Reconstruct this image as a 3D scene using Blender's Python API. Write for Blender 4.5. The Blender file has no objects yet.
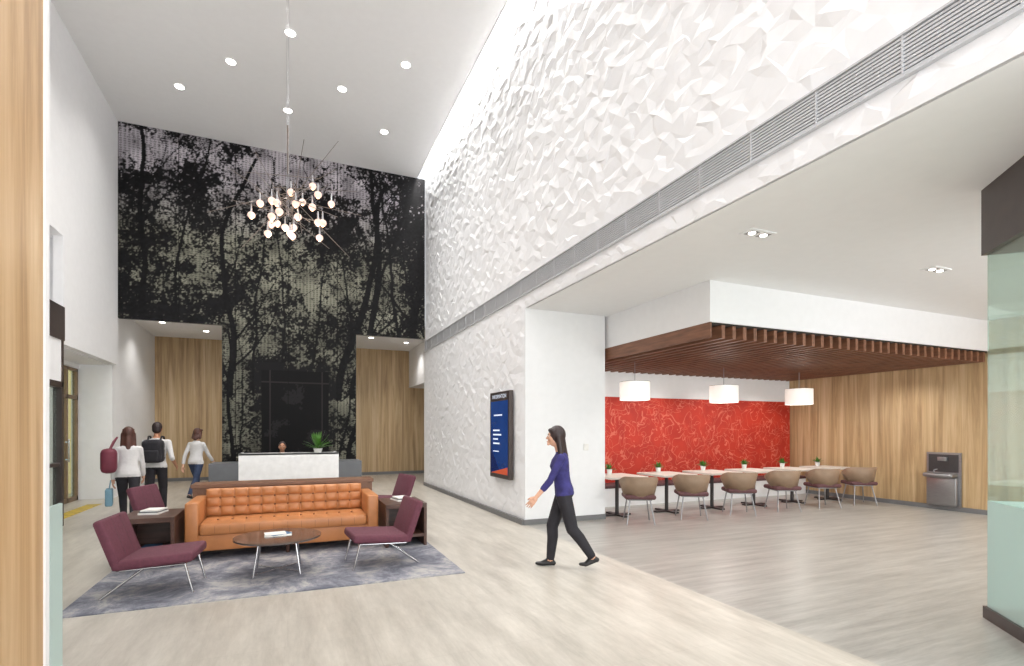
import bpy, math, random
import numpy as np
from mathutils import Matrix, Vector
random.seed(7); np.random.seed(7)
scene = bpy.context.scene
try:
    scene.view_settings.view_transform = 'Standard'
except Exception: pass

# ---------------------------------------------------------------- materials
def lin(c):
    return tuple(((x/255.0)/12.92 if x/255.0<=0.04045 else ((x/255.0+0.055)/1.055)**2.4) for x in c)+(1,)
def base(name):
    m=bpy.data.materials.new(name); m.use_nodes=True
    nt=m.node_tree; return m,nt,nt.nodes['Principled BSDF']
def nm(name,c,rough=.5,metal=0,var=.06,scale=8,bump=0.0,bscale=60,emit=None,es=0,coat=0,aniso=(1,1,1)):
    m,nt,b=base(name); N=nt.nodes; L=nt.links
    tc=N.new('ShaderNodeTexCoord'); mp=N.new('ShaderNodeMapping'); mp.inputs['Scale'].default_value=aniso
    L.new(tc.outputs['Object'],mp.inputs[0])
    n=N.new('ShaderNodeTexNoise'); n.inputs['Scale'].default_value=scale; n.inputs['Detail'].default_value=5
    L.new(mp.outputs[0],n.inputs['Vector'])
    r=N.new('ShaderNodeValToRGB'); col=lin(c)
    r.color_ramp.elements[0].position=.3; r.color_ramp.elements[1].position=.7
    r.color_ramp.elements[0].color=tuple(x*(1-var) for x in col[:3])+(1,)
    r.color_ramp.elements[1].color=tuple(min(1,x*(1+var)) for x in col[:3])+(1,)
    L.new(n.outputs['Fac'],r.inputs[0]); L.new(r.outputs[0],b.inputs['Base Color'])
    b.inputs['Roughness'].default_value=rough; b.inputs['Metallic'].default_value=metal
    if coat: b.inputs['Coat Weight'].default_value=coat
    if bump:
        n2=N.new('ShaderNodeTexNoise'); n2.inputs['Scale'].default_value=bscale
        L.new(tc.outputs['Object'],n2.inputs['Vector'])
        bp=N.new('ShaderNodeBump'); bp.inputs['Strength'].default_value=bump; bp.inputs['Distance'].default_value=.01
        L.new(n2.outputs['Fac'],bp.inputs['Height']); L.new(bp.outputs[0],b.inputs['Normal'])
    if emit:
        b.inputs['Emission Color'].default_value=lin(emit); b.inputs['Emission Strength'].default_value=es
    return m
def woodmat(name,c1,c2,c3,rough=.45,aniso=(7,7,.3),plank=.6,pv=.06):
    m,nt,b=base(name); N=nt.nodes; L=nt.links
    tc=N.new('ShaderNodeTexCoord'); sp=N.new('ShaderNodeSeparateXYZ'); L.new(tc.outputs['Object'],sp.inputs[0])
    ad=N.new('ShaderNodeMath'); ad.operation='ADD'; L.new(sp.outputs[0],ad.inputs[0]); L.new(sp.outputs[1],ad.inputs[1])
    dv=N.new('ShaderNodeMath'); dv.operation='DIVIDE'; L.new(ad.outputs[0],dv.inputs[0]); dv.inputs[1].default_value=plank
    fl=N.new('ShaderNodeMath'); fl.operation='FLOOR'; L.new(dv.outputs[0],fl.inputs[0])
    wn=N.new('ShaderNodeTexWhiteNoise'); wn.noise_dimensions='1D'; L.new(fl.outputs[0],wn.inputs['W'])
    mp=N.new('ShaderNodeMapping'); mp.inputs['Scale'].default_value=aniso
    L.new(tc.outputs['Object'],mp.inputs[0])
    off=N.new('ShaderNodeVectorMath'); off.operation='MULTIPLY_ADD'
    L.new(wn.outputs['Color'],off.inputs[0]); off.inputs[1].default_value=(7,7,7); L.new(mp.outputs[0],off.inputs[2])
    n=N.new('ShaderNodeTexNoise'); n.inputs['Scale'].default_value=1; n.inputs['Detail'].default_value=8; n.inputs['Roughness'].default_value=.65; n.inputs['Distortion'].default_value=.6
    L.new(off.outputs[0],n.inputs['Vector'])
    r=N.new('ShaderNodeValToRGB'); e=r.color_ramp.elements
    e[0].position=.3; e[0].color=lin(c1); e[1].position=.72; e[1].color=lin(c3)
    x=e.new(.5); x.color=lin(c2)
    L.new(n.outputs['Fac'],r.inputs[0])
    hs=N.new('ShaderNodeHueSaturation'); L.new(r.outputs[0],hs.inputs['Color'])
    mr=N.new('ShaderNodeMapRange'); mr.inputs['To Min'].default_value=1-pv; mr.inputs['To Max'].default_value=1+pv*.6
    L.new(wn.outputs['Value'],mr.inputs['Value']); L.new(mr.outputs[0],hs.inputs['Value'])
    L.new(hs.outputs[0],b.inputs['Base Color']); b.inputs['Roughness'].default_value=rough
    return m
def glassmat(name,tint,op=.15,gl=.12,rough=.02):
    m,nt,b=base(name); N=nt.nodes; L=nt.links
    N.remove(b); out=[x for x in N if x.type=='OUTPUT_MATERIAL'][0]
    t=N.new('ShaderNodeBsdfTransparent'); t.inputs[0].default_value=lin(tint)
    d=N.new('ShaderNodeBsdfDiffuse'); d.inputs[0].default_value=lin(tint)
    g=N.new('ShaderNodeBsdfGlossy'); g.inputs['Roughness'].default_value=rough
    m1=N.new('ShaderNodeMixShader'); m1.inputs[0].default_value=op
    m2=N.new('ShaderNodeMixShader'); m2.inputs[0].default_value=gl
    L.new(t.outputs[0],m1.inputs[1]); L.new(d.outputs[0],m1.inputs[2])
    L.new(m1.outputs[0],m2.inputs[1]); L.new(g.outputs[0],m2.inputs[2]); L.new(m2.outputs[0],out.inputs[0])
    return m

M_white=nm('white_paint',(240,240,241),.6,var=.015)
M_ceil=nm('ceiling_paint',(240,240,240),.7,var=.01)
M_facet=nm('faceted_plaster',(241,242,245),.5,var=.01)
M_oak=woodmat('oak_panel',(146,116,80),(194,164,122),(222,198,160))
M_oakcol=woodmat('oak_column',(150,116,76),(190,155,112),(214,184,144),plank=3.0)
M_dwood=nm('walnut',(80,54,44),.4,var=.3,scale=3,aniso=(1,8,8))
M_slat=nm('slat_walnut',(128,88,66),.5,var=.28,scale=3,aniso=(8,1,8))
M_slattop=nm('slat_backing',(44,34,30),.8,var=.1)
M_cons=nm('console_wood',(122,86,64),.4,var=.2,scale=3,aniso=(1,8,8))
M_bronze=nm('dark_bronze',(76,67,65),.35,metal=.3,var=.1)
M_doorf=nm('door_bronze',(138,112,84),.4,metal=.3,var=.1)
M_base=nm('dark_baseboard',(118,118,119),.5)
M_grille=nm('grille_metal',(200,202,206),.4,metal=.1,var=.03)
M_grilleb=nm('grille_backing',(128,128,132),.8)  # darker grey backing sheet behind the grille bars
M_chrome=nm('chrome',(205,205,208),.12,metal=1,var=.02)
M_steel=nm('brushed_steel',(160,160,162),.35,metal=.9,var=.1,aniso=(1,1,12))
M_nickel=nm('nickel_rod',(112,100,92),.35,metal=.5,var=.05)
M_leather=nm('caramel_leather',(186,122,74),.4,var=.14,scale=4,bump=.15,bscale=90)
M_leatherd=nm('leather_seam',(124,76,42),.5)
M_purple=nm('plum_fabric',(98,50,64),.75,var=.15,scale=30,bump=.3,bscale=200)
M_ctop=nm('table_top_bronzed',(88,78,72),.12,var=.15,scale=3,aniso=(1,7,7))
M_paper=nm('paper',(235,233,228),.6)
M_magB=nm('magazine_blue',(60,110,150),.4,var=.3,scale=20)
M_deskw=nm('desk_white',(240,240,240),.25)
M_deskg=nm('desk_grey',(98,100,104),.4)
M_leaf=nm('leaf_green',(70,118,40),.45,var=.35,scale=15)
M_pot=nm('white_ceramic',(228,228,226),.25)
M_taupe=nm('taupe_shell',(142,118,96),.5,var=.1)
M_seat=nm('mauve_upholstery',(94,60,62),.7,var=.15,scale=20)
M_darkm=nm('dark_metal',(62,58,58),.4,metal=.3)
M_ttop=nm('laminate_top',(218,211,202),.35,var=.04)
M_black=nm('black_plastic',(22,22,24),.4)
M_tape=nm('yellow_strip',(222,190,60),.6)
M_glass=glassmat('clear_glass',(225,238,236),.04,.05)
M_glassr=glassmat('tinted_glass',(236,243,239),.05,.06,.02)
M_frost=glassmat('frosted_glass',(212,228,224),.6,.05,.3)
M_emit=nm('lamp_lens',(255,250,240),.5,emit=(255,250,240),es=14)
M_cove=nm('cove_strip',(255,250,240),.5,emit=(255,250,244),es=3)
M_shade=nm('drum_shade',(250,248,242),.8,emit=(255,248,238),es=.45)
M_glowwall=nm('vestibule_wall_glow',(226,200,150),.7,emit=(235,205,150),es=.45)  # emission stands in for vestibule lighting; the wall is no lamp
M_globe=nm('pendant_globe',(236,206,192),.15,emit=(255,214,196),es=.4)
M_filament=nm('globe_core',(255,220,180),.15,emit=(255,205,160),es=6)
M_exit=nm('sign_orange',(220,120,60),.4,emit=(230,120,50),es=.6)

def floormat():
    m,nt,b=base('floor_tile'); N=nt.nodes; L=nt.links
    tc=N.new('ShaderNodeTexCoord'); sp=N.new('ShaderNodeSeparateXYZ'); L.new(tc.outputs['Object'],sp.inputs[0])
    def zone(sc,cA,cB):
        mp=N.new('ShaderNodeMapping'); mp.inputs['Scale'].default_value=sc; L.new(tc.outputs['Object'],mp.inputs[0])
        n=N.new('ShaderNodeTexNoise'); n.inputs['Scale'].default_value=1; n.inputs['Detail'].default_value=10; n.inputs['Roughness'].default_value=.75
        L.new(mp.outputs[0],n.inputs['Vector'])
        r=N.new('ShaderNodeValToRGB'); r.color_ramp.elements[0].position=.34; r.color_ramp.elements[1].position=.66
        r.color_ramp.elements[0].color=lin(cA); r.color_ramp.elements[1].color=lin(cB)
        L.new(n.outputs['Fac'],r.inputs[0]); return r
    a=zone((5,.8,1),(164,158,148),(198,192,182)); c=zone((.7,7,1),(146,143,138),(184,181,175))
    gt=N.new('ShaderNodeMath'); gt.operation='GREATER_THAN'; gt.inputs[1].default_value=3.7; L.new(sp.outputs[0],gt.inputs[0])
    mx=N.new('ShaderNodeMixRGB'); L.new(gt.outputs[0],mx.inputs[0]); L.new(a.outputs[0],mx.inputs[1]); L.new(c.outputs[0],mx.inputs[2])
    br=N.new('ShaderNodeTexBrick'); br.offset=.5; br.inputs['Scale'].default_value=1; br.inputs['Mortar Size'].default_value=.003; br.inputs['Brick Width'].default_value=1.2; br.inputs['Row Height'].default_value=.6
    br.inputs['Color1'].default_value=(1,1,1,1); br.inputs['Color2'].default_value=(.94,.94,.94,1); br.inputs['Mortar'].default_value=(.8,.8,.8,1)
    L.new(tc.outputs['Object'],br.inputs['Vector'])
    mu=N.new('ShaderNodeMixRGB'); mu.blend_type='MULTIPLY'; mu.inputs[0].default_value=.55; L.new(mx.outputs[0],mu.inputs[1]); L.new(br.outputs['Color'],mu.inputs[2])
    L.new(mu.outputs[0],b.inputs['Base Color']); b.inputs['Roughness'].default_value=.34
    return m
M_floor=floormat()
def rugmat():
    m,nt,b=base('rug_wool'); N=nt.nodes; L=nt.links
    tc=N.new('ShaderNodeTexCoord')
    n=N.new('ShaderNodeTexNoise'); n.inputs['Scale'].default_value=2.2; n.inputs['Detail'].default_value=14; n.inputs['Roughness'].default_value=.8; n.inputs['Distortion'].default_value=.5
    L.new(tc.outputs['Object'],n.inputs['Vector'])
    r=N.new('ShaderNodeValToRGB'); e=r.color_ramp.elements; e[0].position=.41; e[0].color=lin((96,98,110)); e[1].position=.60; e[1].color=lin((176,173,171))
    x=e.new(.5); x.color=lin((132,133,142))
    L.new(n.outputs['Fac'],r.inputs[0]); L.new(r.outputs[0],b.inputs['Base Color']); b.inputs['Roughness'].default_value=.95
    return m
M_rug=rugmat()
def redmat():
    m,nt,b=base('red_graphic_wallcovering'); N=nt.nodes; L=nt.links
    tc=N.new('ShaderNodeTexCoord')
    def contour(sc,val,w,off):
        mp=N.new('ShaderNodeMapping'); mp.inputs['Location'].default_value=(off,off,off); L.new(tc.outputs['Object'],mp.inputs[0])
        n=N.new('ShaderNodeTexNoise'); n.inputs['Scale'].default_value=sc; n.inputs['Detail'].default_value=1.0; n.inputs['Distortion'].default_value=.9
        L.new(mp.outputs[0],n.inputs['Vector'])
        s=N.new('ShaderNodeMath'); s.operation='SUBTRACT'; L.new(n.outputs['Fac'],s.inputs[0]); s.inputs[1].default_value=val
        ab=N.new('ShaderNodeMath'); ab.operation='ABSOLUTE'; L.new(s.outputs[0],ab.inputs[0])
        lt=N.new('ShaderNodeMath'); lt.operation='LESS_THAN'; L.new(ab.outputs[0],lt.inputs[0]); lt.inputs[1].default_value=w
        return lt
    c1=contour(3.0,.5,.012,0); c2=contour(3.8,.45,.011,5)
    mx=N.new('ShaderNodeMath'); mx.operation='MAXIMUM'; L.new(c1.outputs[0],mx.inputs[0]); L.new(c2.outputs[0],mx.inputs[1])
    ml=N.new('ShaderNodeMath'); ml.operation='MULTIPLY'; ml.inputs[1].default_value=.34; L.new(mx.outputs[0],ml.inputs[0])
    n3=N.new('ShaderNodeTexNoise'); n3.inputs['Scale'].default_value=3; L.new(tc.outputs['Object'],n3.inputs['Vector'])
    rr=N.new('ShaderNodeValToRGB'); rr.color_ramp.elements[0].position=.35; rr.color_ramp.elements[1].position=.65; rr.color_ramp.elements[0].color=lin((172,38,22)); rr.color_ramp.elements[1].color=lin((188,48,28)); L.new(n3.outputs['Fac'],rr.inputs[0])
    mix=N.new('ShaderNodeMixRGB'); mix.inputs[2].default_value=lin((236,150,124)); L.new(rr.outputs[0],mix.inputs[1])
    L.new(ml.outputs[0],mix.inputs[0]); L.new(mix.outputs[0],b.inputs['Base Color']); b.inputs['Roughness'].default_value=.6
    return m
M_red=redmat()

# ---------------------------------------------------------------- mesh builder
class MB:
    def __init__(s): s.v=[];s.f=[];s.mi=[];s.sm=[];s.M=Matrix.Identity(4)
    def add(s,vs,fs,m=0,smooth=False):
        o=len(s.v)
        for p in vs: s.v.append(tuple(s.M@Vector(p)))
        for f in fs: s.f.append(tuple(i+o for i in f)); s.mi.append(m); s.sm.append(smooth)
    def box(s,x0,x1,y0,y1,z0,z1,m=0):
        vs=[(x,y,z) for z in(z0,z1) for y in(y0,y1) for x in(x0,x1)]
        s.add(vs,[(0,2,3,1),(4,5,7,6),(0,1,5,4),(2,6,7,3),(0,4,6,2),(1,3,7,5)],m)
    def rbox(s,x0,x1,y0,y1,z0,z1,r=.02,m=0):
        c=np.array([(x0+x1)/2,(y0+y1)/2,(z0+z1)/2]); h=np.array([x1-x0,y1-y0,z1-z0])/2; r=min(r,h.min()*.98)
        for ax in range(3):
            for sg in(-1,1):
                a,b=[(1,2),(2,0),(0,1)][ax]
                def ts(hh): return [-hh,-hh+.33*r,-hh+r,hh-r,hh-.33*r,hh]
                A=ts(h[a]);B=ts(h[b]); vs=[]
                for p in A:
                    for q in B:
                        P=np.zeros(3);P[ax]=sg*h[ax];P[a]=p;P[b]=q
                        I=np.clip(P,-(h-r),h-r); D=P-I; n=np.linalg.norm(D)
                        vs.append(tuple(c+I+D/n*r))
                fs=[]
                for i in range(5):
                    for j in range(5):
                        q=(i*6+j,(i+1)*6+j,(i+1)*6+j+1,i*6+j+1)
                        fs.append(q if sg>0 else q[::-1])
                s.add(vs,fs,m,True)
    def loft(s,rings,m=0,smooth=True,cap=True):
        n=len(rings[0]); vs=[p for r in rings for p in r]; fs=[]
        for i in range(len(rings)-1):
            for j in range(n):
                k=(j+1)%n; fs.append((i*n+j,i*n+k,(i+1)*n+k,(i+1)*n+j))
        s.add(vs,fs,m,smooth)
        if cap:
            s.add(rings[0],[tuple(range(n))[::-1]],m,smooth); s.add(rings[-1],[tuple(range(n))],m,smooth)
    def frame(s,d):
        d=np.array(d,float); d/=np.linalg.norm(d)
        u=np.cross(d,[0,0,1.0]); 
        if np.linalg.norm(u)<1e-3: u=np.array([1.0,0,0])
        u/=np.linalg.norm(u); w=np.cross(u,d); w=-w
        return d,u,w
    def cyl(s,p0,p1,r0,r1=None,n=12,m=0,smooth=True,cap=True):
        r1=r0 if r1 is None else r1
        p0=np.array(p0,float);p1=np.array(p1,float); d,u,w=s.frame(p1-p0)
        R=[]
        for p,r in((p0,r0),(p1,r1)):
            R.append([tuple(p+r*(math.cos(t)*u+math.sin(t)*w)) for t in np.linspace(0,2*math.pi,n,endpoint=False)])
        vs=R[0]+R[1]; fs=[(j,(j+1)%n,n+(j+1)%n,n+j) for j in range(n)]
        s.add(vs,fs,m,smooth)
        if cap: s.add(R[0],[tuple(range(n))[::-1]],m,False); s.add(R[1],[tuple(range(n))],m,False)
    def tube(s,path,r,n=8,m=0):
        for a,b in zip(path[:-1],path[1:]): s.cyl(a,b,r,r,n,m)
        for p in path[1:-1]: s.ell(p,(r,r,r),6,4,m)
    def cap(s,p0,r0,p1,r1,n=14,m=0,k=4,sq=1.0):
        p0=np.array(p0,float);p1=np.array(p1,float); d,u,w=s.frame(p1-p0); R=[]
        for i in range(k): 
            t=-math.pi/2+ (i+.3)*(math.pi/2)/k; R.append((p0+d*r0*math.sin(t),r0*math.cos(t)))
        R.append((p0,r0)); R.append((p1,r1))
        for i in range(k):
            t=(i+.7)*(math.pi/2)/k; R.append((p1+d*r1*math.sin(t),r1*math.cos(t)))
        s.loft([[tuple(c+r*(math.cos(t)*u+sq*math.sin(t)*w)) for t in np.linspace(0,2*math.pi,n,endpoint=False)] for c,r in R],m)
    def ell(s,c,r,n=16,k=10,m=0,fn=None):
        rings=[]
        for i in range(k+1):
            ph=-math.pi/2+math.pi*(i+ (0.001 if i==0 else (-.001 if i==k else 0)))/k
            ring=[]
            for t in np.linspace(0,2*math.pi,n,endpoint=False):
                p=(r[0]*math.cos(ph)*math.cos(t),r[1]*math.cos(ph)*math.sin(t),r[2]*math.sin(ph))
                if fn: p=fn(p)
                ring.append((c[0]+p[0],c[1]+p[1],c[2]+p[2]))
            rings.append(ring)
        s.loft(rings,m)
    def build(s,name,mats,parent=None,loc=(0,0,0),rot=0,bevel=0,seg=2):
        me=bpy.data.meshes.new(name); me.from_pydata(s.v,[],s.f)
        for mt in(mats if isinstance(mats,(list,tuple)) else [mats]): me.materials.append(mt)
        me.polygons.foreach_set('material_index',s.mi); me.polygons.foreach_set('use_smooth',s.sm); me.update()
        o=bpy.data.objects.new(name,me); scene.collection.objects.link(o)
        o.location=loc; o.rotation_euler=(0,0,rot)
        if parent: o.parent=parent
        if bevel:
            b=o.modifiers.new('b','BEVEL'); b.width=bevel; b.segments=seg; b.limit_method='ANGLE'; b.angle_limit=math.radians(50)
        return o
def boxo(name,x0,x1,y0,y1,z0,z1,mat,parent=None,bevel=0):
    mb=MB(); mb.box(x0,x1,y0,y1,z0,z1); return mb.build(name,mat,parent,bevel=bevel)
def empty(name,loc=(0,0,0),rot=0,sc=1):
    e=bpy.data.objects.new(name,None); scene.collection.objects.link(e); e.location=loc; e.rotation_euler=(0,0,rot); e.scale=(sc,sc,sc); e.empty_display_size=.1; return e
def spot(name,loc,energy,angle=110,blend=.8,r=.08,col=(1,.975,.94),parent=None,target=None):
    l=bpy.data.lights.new(name,'SPOT'); l.energy=energy; l.spot_size=math.radians(angle); l.spot_blend=blend; l.shadow_soft_size=r; l.color=col
    o=bpy.data.objects.new(name,l); scene.collection.objects.link(o); o.location=loc
    if target is not None:
        o.rotation_euler=(Vector(target)-Vector(loc)).to_track_quat('-Z','Y').to_euler()
    if parent: o.parent=parent
    return o
def area(name,loc,target,sx,sy,energy,col=(1,1,1),parent=None):
    l=bpy.data.lights.new(name,'AREA'); l.shape='RECTANGLE'; l.size=sx; l.size_y=sy; l.energy=energy; l.color=col
    o=bpy.data.objects.new(name,l); scene.collection.objects.link(o); o.location=loc
    o.rotation_euler=(Vector(target)-Vector(loc)).to_track_quat('-Z','Y').to_euler()
    if parent: o.parent=parent
    return o

# ---------------------------------------------------------------- room shell
XL,XR,YM,ZC=-3.67,3.7,14.95,8.85
ZS=3.65
boxo('floor',-7,12.3,-4,19.4,-.12,0,M_floor)
boxo('ceiling',XL,XR-.28,-4,YM,ZC,ZC+.12,M_ceil)
mb=MB(); mb.box(XR-.30,XR-.28,-4,YM,ZC,ZC+.42); mb.box(XR-.28,XR+.1,-4,YM,ZC+.40,ZC+.45); mb.build('trim_1',M_white)
boxo('ceiling_cove_light',XR-.24,XR-.12,-3.9,YM-.1,ZC+.33,ZC+.395,M_cove)
mb=MB()
x0=XL-.15
mb.box(x0,XL,-4,YM,5.05,ZC+.1); mb.box(x0,XL,11.7,YM,3.13,5.05); mb.box(x0,XL,-4,8,3.13,5.05); mb.box(x0,XL,-4,11.0,0,3.13)
mb.box(-5.0,-4.9,7.8,12.2,3.13,5.3); mb.box(-5.0,x0,11.9,12.0,3.13,5.3); mb.box(-5.0,x0,7.8,12.0,5.05,5.15); mb.box(-5.0,x0,7.8,14.9,3.10,3.18)
mb.build('wall_left',M_white)
mb=MB(); mb.box(-4.55,-4.40,10.9,13.65,0,3.10); mb.box(-4.55,x0,10.9,11.0,0,3.1); mb.box(-4.55,-4.40,13.65,14.95,3.0,3.1); mb.build('wall_entrance',M_white)
boxo('wall_return',-4.55,-3.78,YM,19.2,0,4.5,M_white)
mb=MB(); mb.box(-6.6,-6.5,11,16.6,0,3.6); mb.box(-6.6,-4.56,16.5,16.6,0,3.6); mb.build('wall_vestibule',M_glowwall)
mb=MB()
for y in(13.66,14.27,14.86): mb.box(-4.5,-4.42,y,y+.08,0,2.99)
mb.box(-4.5,-4.42,13.66,14.94,0,.1); mb.box(-4.5,-4.42,13.66,14.94,2.3,2.38); mb.box(-4.5,-4.42,13.66,14.94,2.93,2.99)
mb.box(-4.47,-4.46,13.7,14.9,.1,2.95,1)
mb.cyl((-4.36,14.2,.9),(-4.36,14.2,1.4),.014,m=2); mb.box(-4.42,-4.36,14.19,14.21,.95,.97,2); mb.box(-4.42,-4.36,14.19,14.21,1.33,1.35,2)
mb.build('door_1',[M_doorf,M_glass,M_chrome])
boxo('ceiling_recess',-4.5,6.1,YM+.06,19.2,4.5,4.6,M_ceil)
boxo('wall_back',-4.5,6.1,19.2,19.35,0,4.5,M_oak)
boxo('wall_recess_right',6.0,6.1,15.1,19.2,0,4.5,M_white)
boxo('trim_bulkhead',4.1,6.0,15.2,19.2,3.15,4.5,M_white)
boxo('baseboard_back',-3.78,6.0,19.17,19.2,0,.1,M_base)
boxo('wall_pier',XR-.03,5.25,8.0,15.1,0,ZS+.02,M_white)
boxo('ceiling_lower',XR,12.1,-4,9.75,ZS,ZS+.12,M_ceil)
boxo('wall_right_upper',XR,XR+.15,-4,YM+.1,ZS+.1,ZC+.42,M_white)
boxo('wall_alcove_back',5.25,12.1,9.75,9.9,0,ZS,M_white)
boxo('wall_alcove_panel',5.27,12.08,9.72,9.75,.4,2.33,M_red)
boxo('wall_right_wood',12.1,12.22,1.5,9.9,0,ZS,M_oak)
boxo('wall_right',12.1,12.22,-4,1.5,0,ZS,M_white)
boxo('trim_drop_ceiling',5.3,12.1,5.5,9.75,3.08,ZS,M_white)
boxo('baseboard_pier',XR-.06,5.25,7.975,8.0,0,.09,M_base)
boxo('baseboard_feature',XR-.085,XR-.02,8.0,YM,0,.09,M_base)
boxo('baseboard_alcove',12.07,12.1,1.5,9.7,0,.09,M_base)
mb=MB()
for x in np.arange(-3.6,12.1,1.9): mb.box(x-.05,x+.05,-4,-3.9,0,ZS if x>3.7 else ZC)
for z in(.05,3.0,6.0): mb.box(XL,3.7 if z>3.2 else 12.1,-4,-3.9,z-.05,z+.05)
mb.build('unseen_window_1',M_bronze)  # unseen facade behind the camera, left open so sky light enters

def facets(mb,y0,y1,z0,z1,cell=.13,amp=.026):
    ny=max(1,round((y1-y0)/cell)); nz=max(1,round((z1-z0)/(cell*.8)))
    P=np.zeros((ny+1,nz+1,3))
    for i in range(ny+1):
        for j in range(nz+1):
            e=(i in(0,ny)) or (j in(0,nz))
            jy=0 if i in(0,ny) else random.uniform(-.42,.42)*cell; jz=0 if j in(0,nz) else random.uniform(-.42,.42)*cell*.8
            P[i,j]=(XR-.035-(0 if e else random.random()*amp),y0+(y1-y0)*i/ny+jy,z0+(z1-z0)*j/nz+jz)
    vs=[tuple(P[i,j]) for i in range(ny+1) for j in range(nz+1)]; fs=[]
    for i in range(ny):
        for j in range(nz):
            a=i*(nz+1)+j; b=a+1; c=a+nz+2; d=a+nz+1
            if random.random()<.65: fs+=[(a,b,c),(a,c,d)]
            else: fs+=[(a,b,d),(b,c,d)]
    mb.add(vs,fs,0,False)
mb=MB()
facets(mb,-3.9,YM,4.15,ZC+.38); facets(mb,-3.9,8.0,ZS,3.87,.11,.02); facets(mb,8.0,YM,.09,3.87,.125,.02)
mb.build('wall_feature',M_facet)
mb=MB()
mb.box(XR-.04,XR+.02,-3.9,YM,3.87,4.15,1)
mb.box(XR-.075,XR-.02,-3.9,YM,3.865,3.880); mb.box(XR-.075,XR-.02,-3.9,YM,4.14,4.155)
for k in range(10): z=3.888+k*.0255; mb.box(XR-.062,XR-.035,-3.9,YM,z,z+.015)
y=-3.9
while y<YM: mb.box(XR-.066,XR-.03,y,y+.012,3.87,4.15); y+=.6
mb.build('trim_air_grille',[M_grille,M_grilleb])

mb=MB()
mb.box(5.31,12.09,5.52,9.7,3.05,3.079,1)
mb.box(5.305,5.33,5.5,9.7,2.87,3.08)
x=5.31+.2
while x<12.05:
    mb.box(x,x+.06,5.5,9.7,2.87,3.05); x+=.2
mb.build('slatted_wood_ceiling',[M_slat,M_slattop])

# ---------------------------------------------------------------- mural
def vn(X,Z,s,seed):
    r=np.random.RandomState(seed); G=r.rand(128,128)
    u=X/s+40; v=Z/s+40; iu=np.floor(u).astype(int); iv=np.floor(v).astype(int); fu=u-iu; fv=v-iv
    fu=fu*fu*(3-2*fu); fv=fv*fv*(3-2*fv)
    g=lambda a,b:G[a%128,b%128]
    return (g(iu,iv)*(1-fu)+g(iu+1,iv)*fu)*(1-fv)+(g(iu,iv+1)*(1-fu)+g(iu+1,iv+1)*fu)*fv
res=.017
nx=int((XR-XL)/res); nz=int(ZC/res)
xs=np.linspace(XL+.005,XR-.05,nx); zs=np.linspace(0.01,ZC,nz)
X,Z=np.meshgrid(xs,zs,indexing='ij')
fine=.20*vn(X,Z,.12,1)+.35*vn(X,Z,.06,2)+.45*vn(X,Z,.03,3)
mid=.5*vn(X,Z,.7,4)+.5*vn(X,Z,.28,5)
def g(cx,cz,sx,sz): return np.exp(-((X-cx)/sx)**2-((Z-cz)/sz)**2)
dens=.60-.20*g(-.6,8.35,1.8,.45)-.22*g(-3.0,8.4,.7,.4)-.10*g(.2,5.4,1.1,1.2)-.10*g(2.2,8.0,.9,.5)-.08*g(1.9,5.6,.9,.8)-.06*g(-1.9,6.2,.8,.7)-.15*g(-1.1,2.6,.35,1.3)-.12*g(1.4,2.6,.3,1.2)-.11*g(.2,3.7,1.5,.3)
dens+=.08*g(-3.2,5.9,.9,1.2)+.15*g(3.4,6,.45,2.5)+.10*g(-2.2,4.6,1.6,.45)+.07*g(1.2,7.0,.8,.7)
val=.40*mid+.60*fine
soft=1/(1+np.exp(-(val-(dens-.035))/.016))
trunk=np.zeros_like(X,bool)
def branch(x,z,ang,w,L,depth):
    n=int(L/.05); 
    for i in range(n):
        ang+=random.uniform(-.07,.07)-ang*.02; nx_=x+math.sin(ang)*.05; nz_=z+math.cos(ang)*.05
        ww=max(.006,w*(1-.6*i/n))
        i0=int((x-XL-ww)/res)-1; i1=int((x-XL+ww)/res)+3; j0=int((z-ww-.03)/res); j1=int((z+ww+.03)/res)+2
        i0=max(i0,0); j0=max(j0,0)
        if i0<i1 and j0<j1 and i0<nx and j0<nz:
            sx=X[i0:i1,j0:j1]; sz=Z[i0:i1,j0:j1]
            trunk[i0:i1,j0:j1]|=((sx-x)**2+(sz-z)**2<(ww+.008)**2)
        x,z=nx_,nz_
        if depth>0 and random.random()<.045: branch(x,z,ang+random.choice([-1,1])*random.uniform(.4,.9),ww*.4,L*.35,depth-1)
for (x,w,a) in[(-3.2,.06,.02),(-2.5,.03,-.03),(-1.35,.07,.03),(-.8,.03,-.02),(.55,.025,.1),(1.25,.10,-.02),(1.6,.06,.06),(2.1,.07,.05),(2.9,.04,-.05),(3.3,.1,.0),(-.2,.025,.12)]:
    branch(x,2.5 if abs(x)<1.8 else 4.2,a,w,6.3,2)
for (x,w,a) in[(-1.3,.05,.02),(1.5,.07,.0),(1.1,.03,.02),(-1.0,.025,0)]:
    branch(x,0,a,w,4.2,1)
C=np.zeros(X.shape+(3,))
t=np.clip((Z-6.4)/1.6,0,1)[...,None]
olive=np.array(lin((122,121,108))[:3]); lav=np.array(lin((178,172,178))[:3])
C[:]=olive*(1-t)+lav*t
C*=(.5+.85*vn(X,Z,.3,9))[...,None]
dots=(np.sin(X*2*math.pi/.17+Z*2*math.pi/.11)*np.sin(X*2*math.pi/.17-Z*2*math.pi/.11)>.15)
C[dots]*=.5
lowm=(Z<4.23); portal=lowm&(X>-.62)&(X<1.02)&(Z<3.15); fr=lowm&(X>-.8)&(X<1.2)&(Z<3.35)&~portal
C[lowm]*=.8
blk=np.array(lin((14,13,15))[:3])
D=blk*(.5+1.4*vn(X,Z,.05,17))[...,None]
C=C*soft[...,None]+D*(1-soft[...,None])
C[trunk]=D[trunk]*.8
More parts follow.
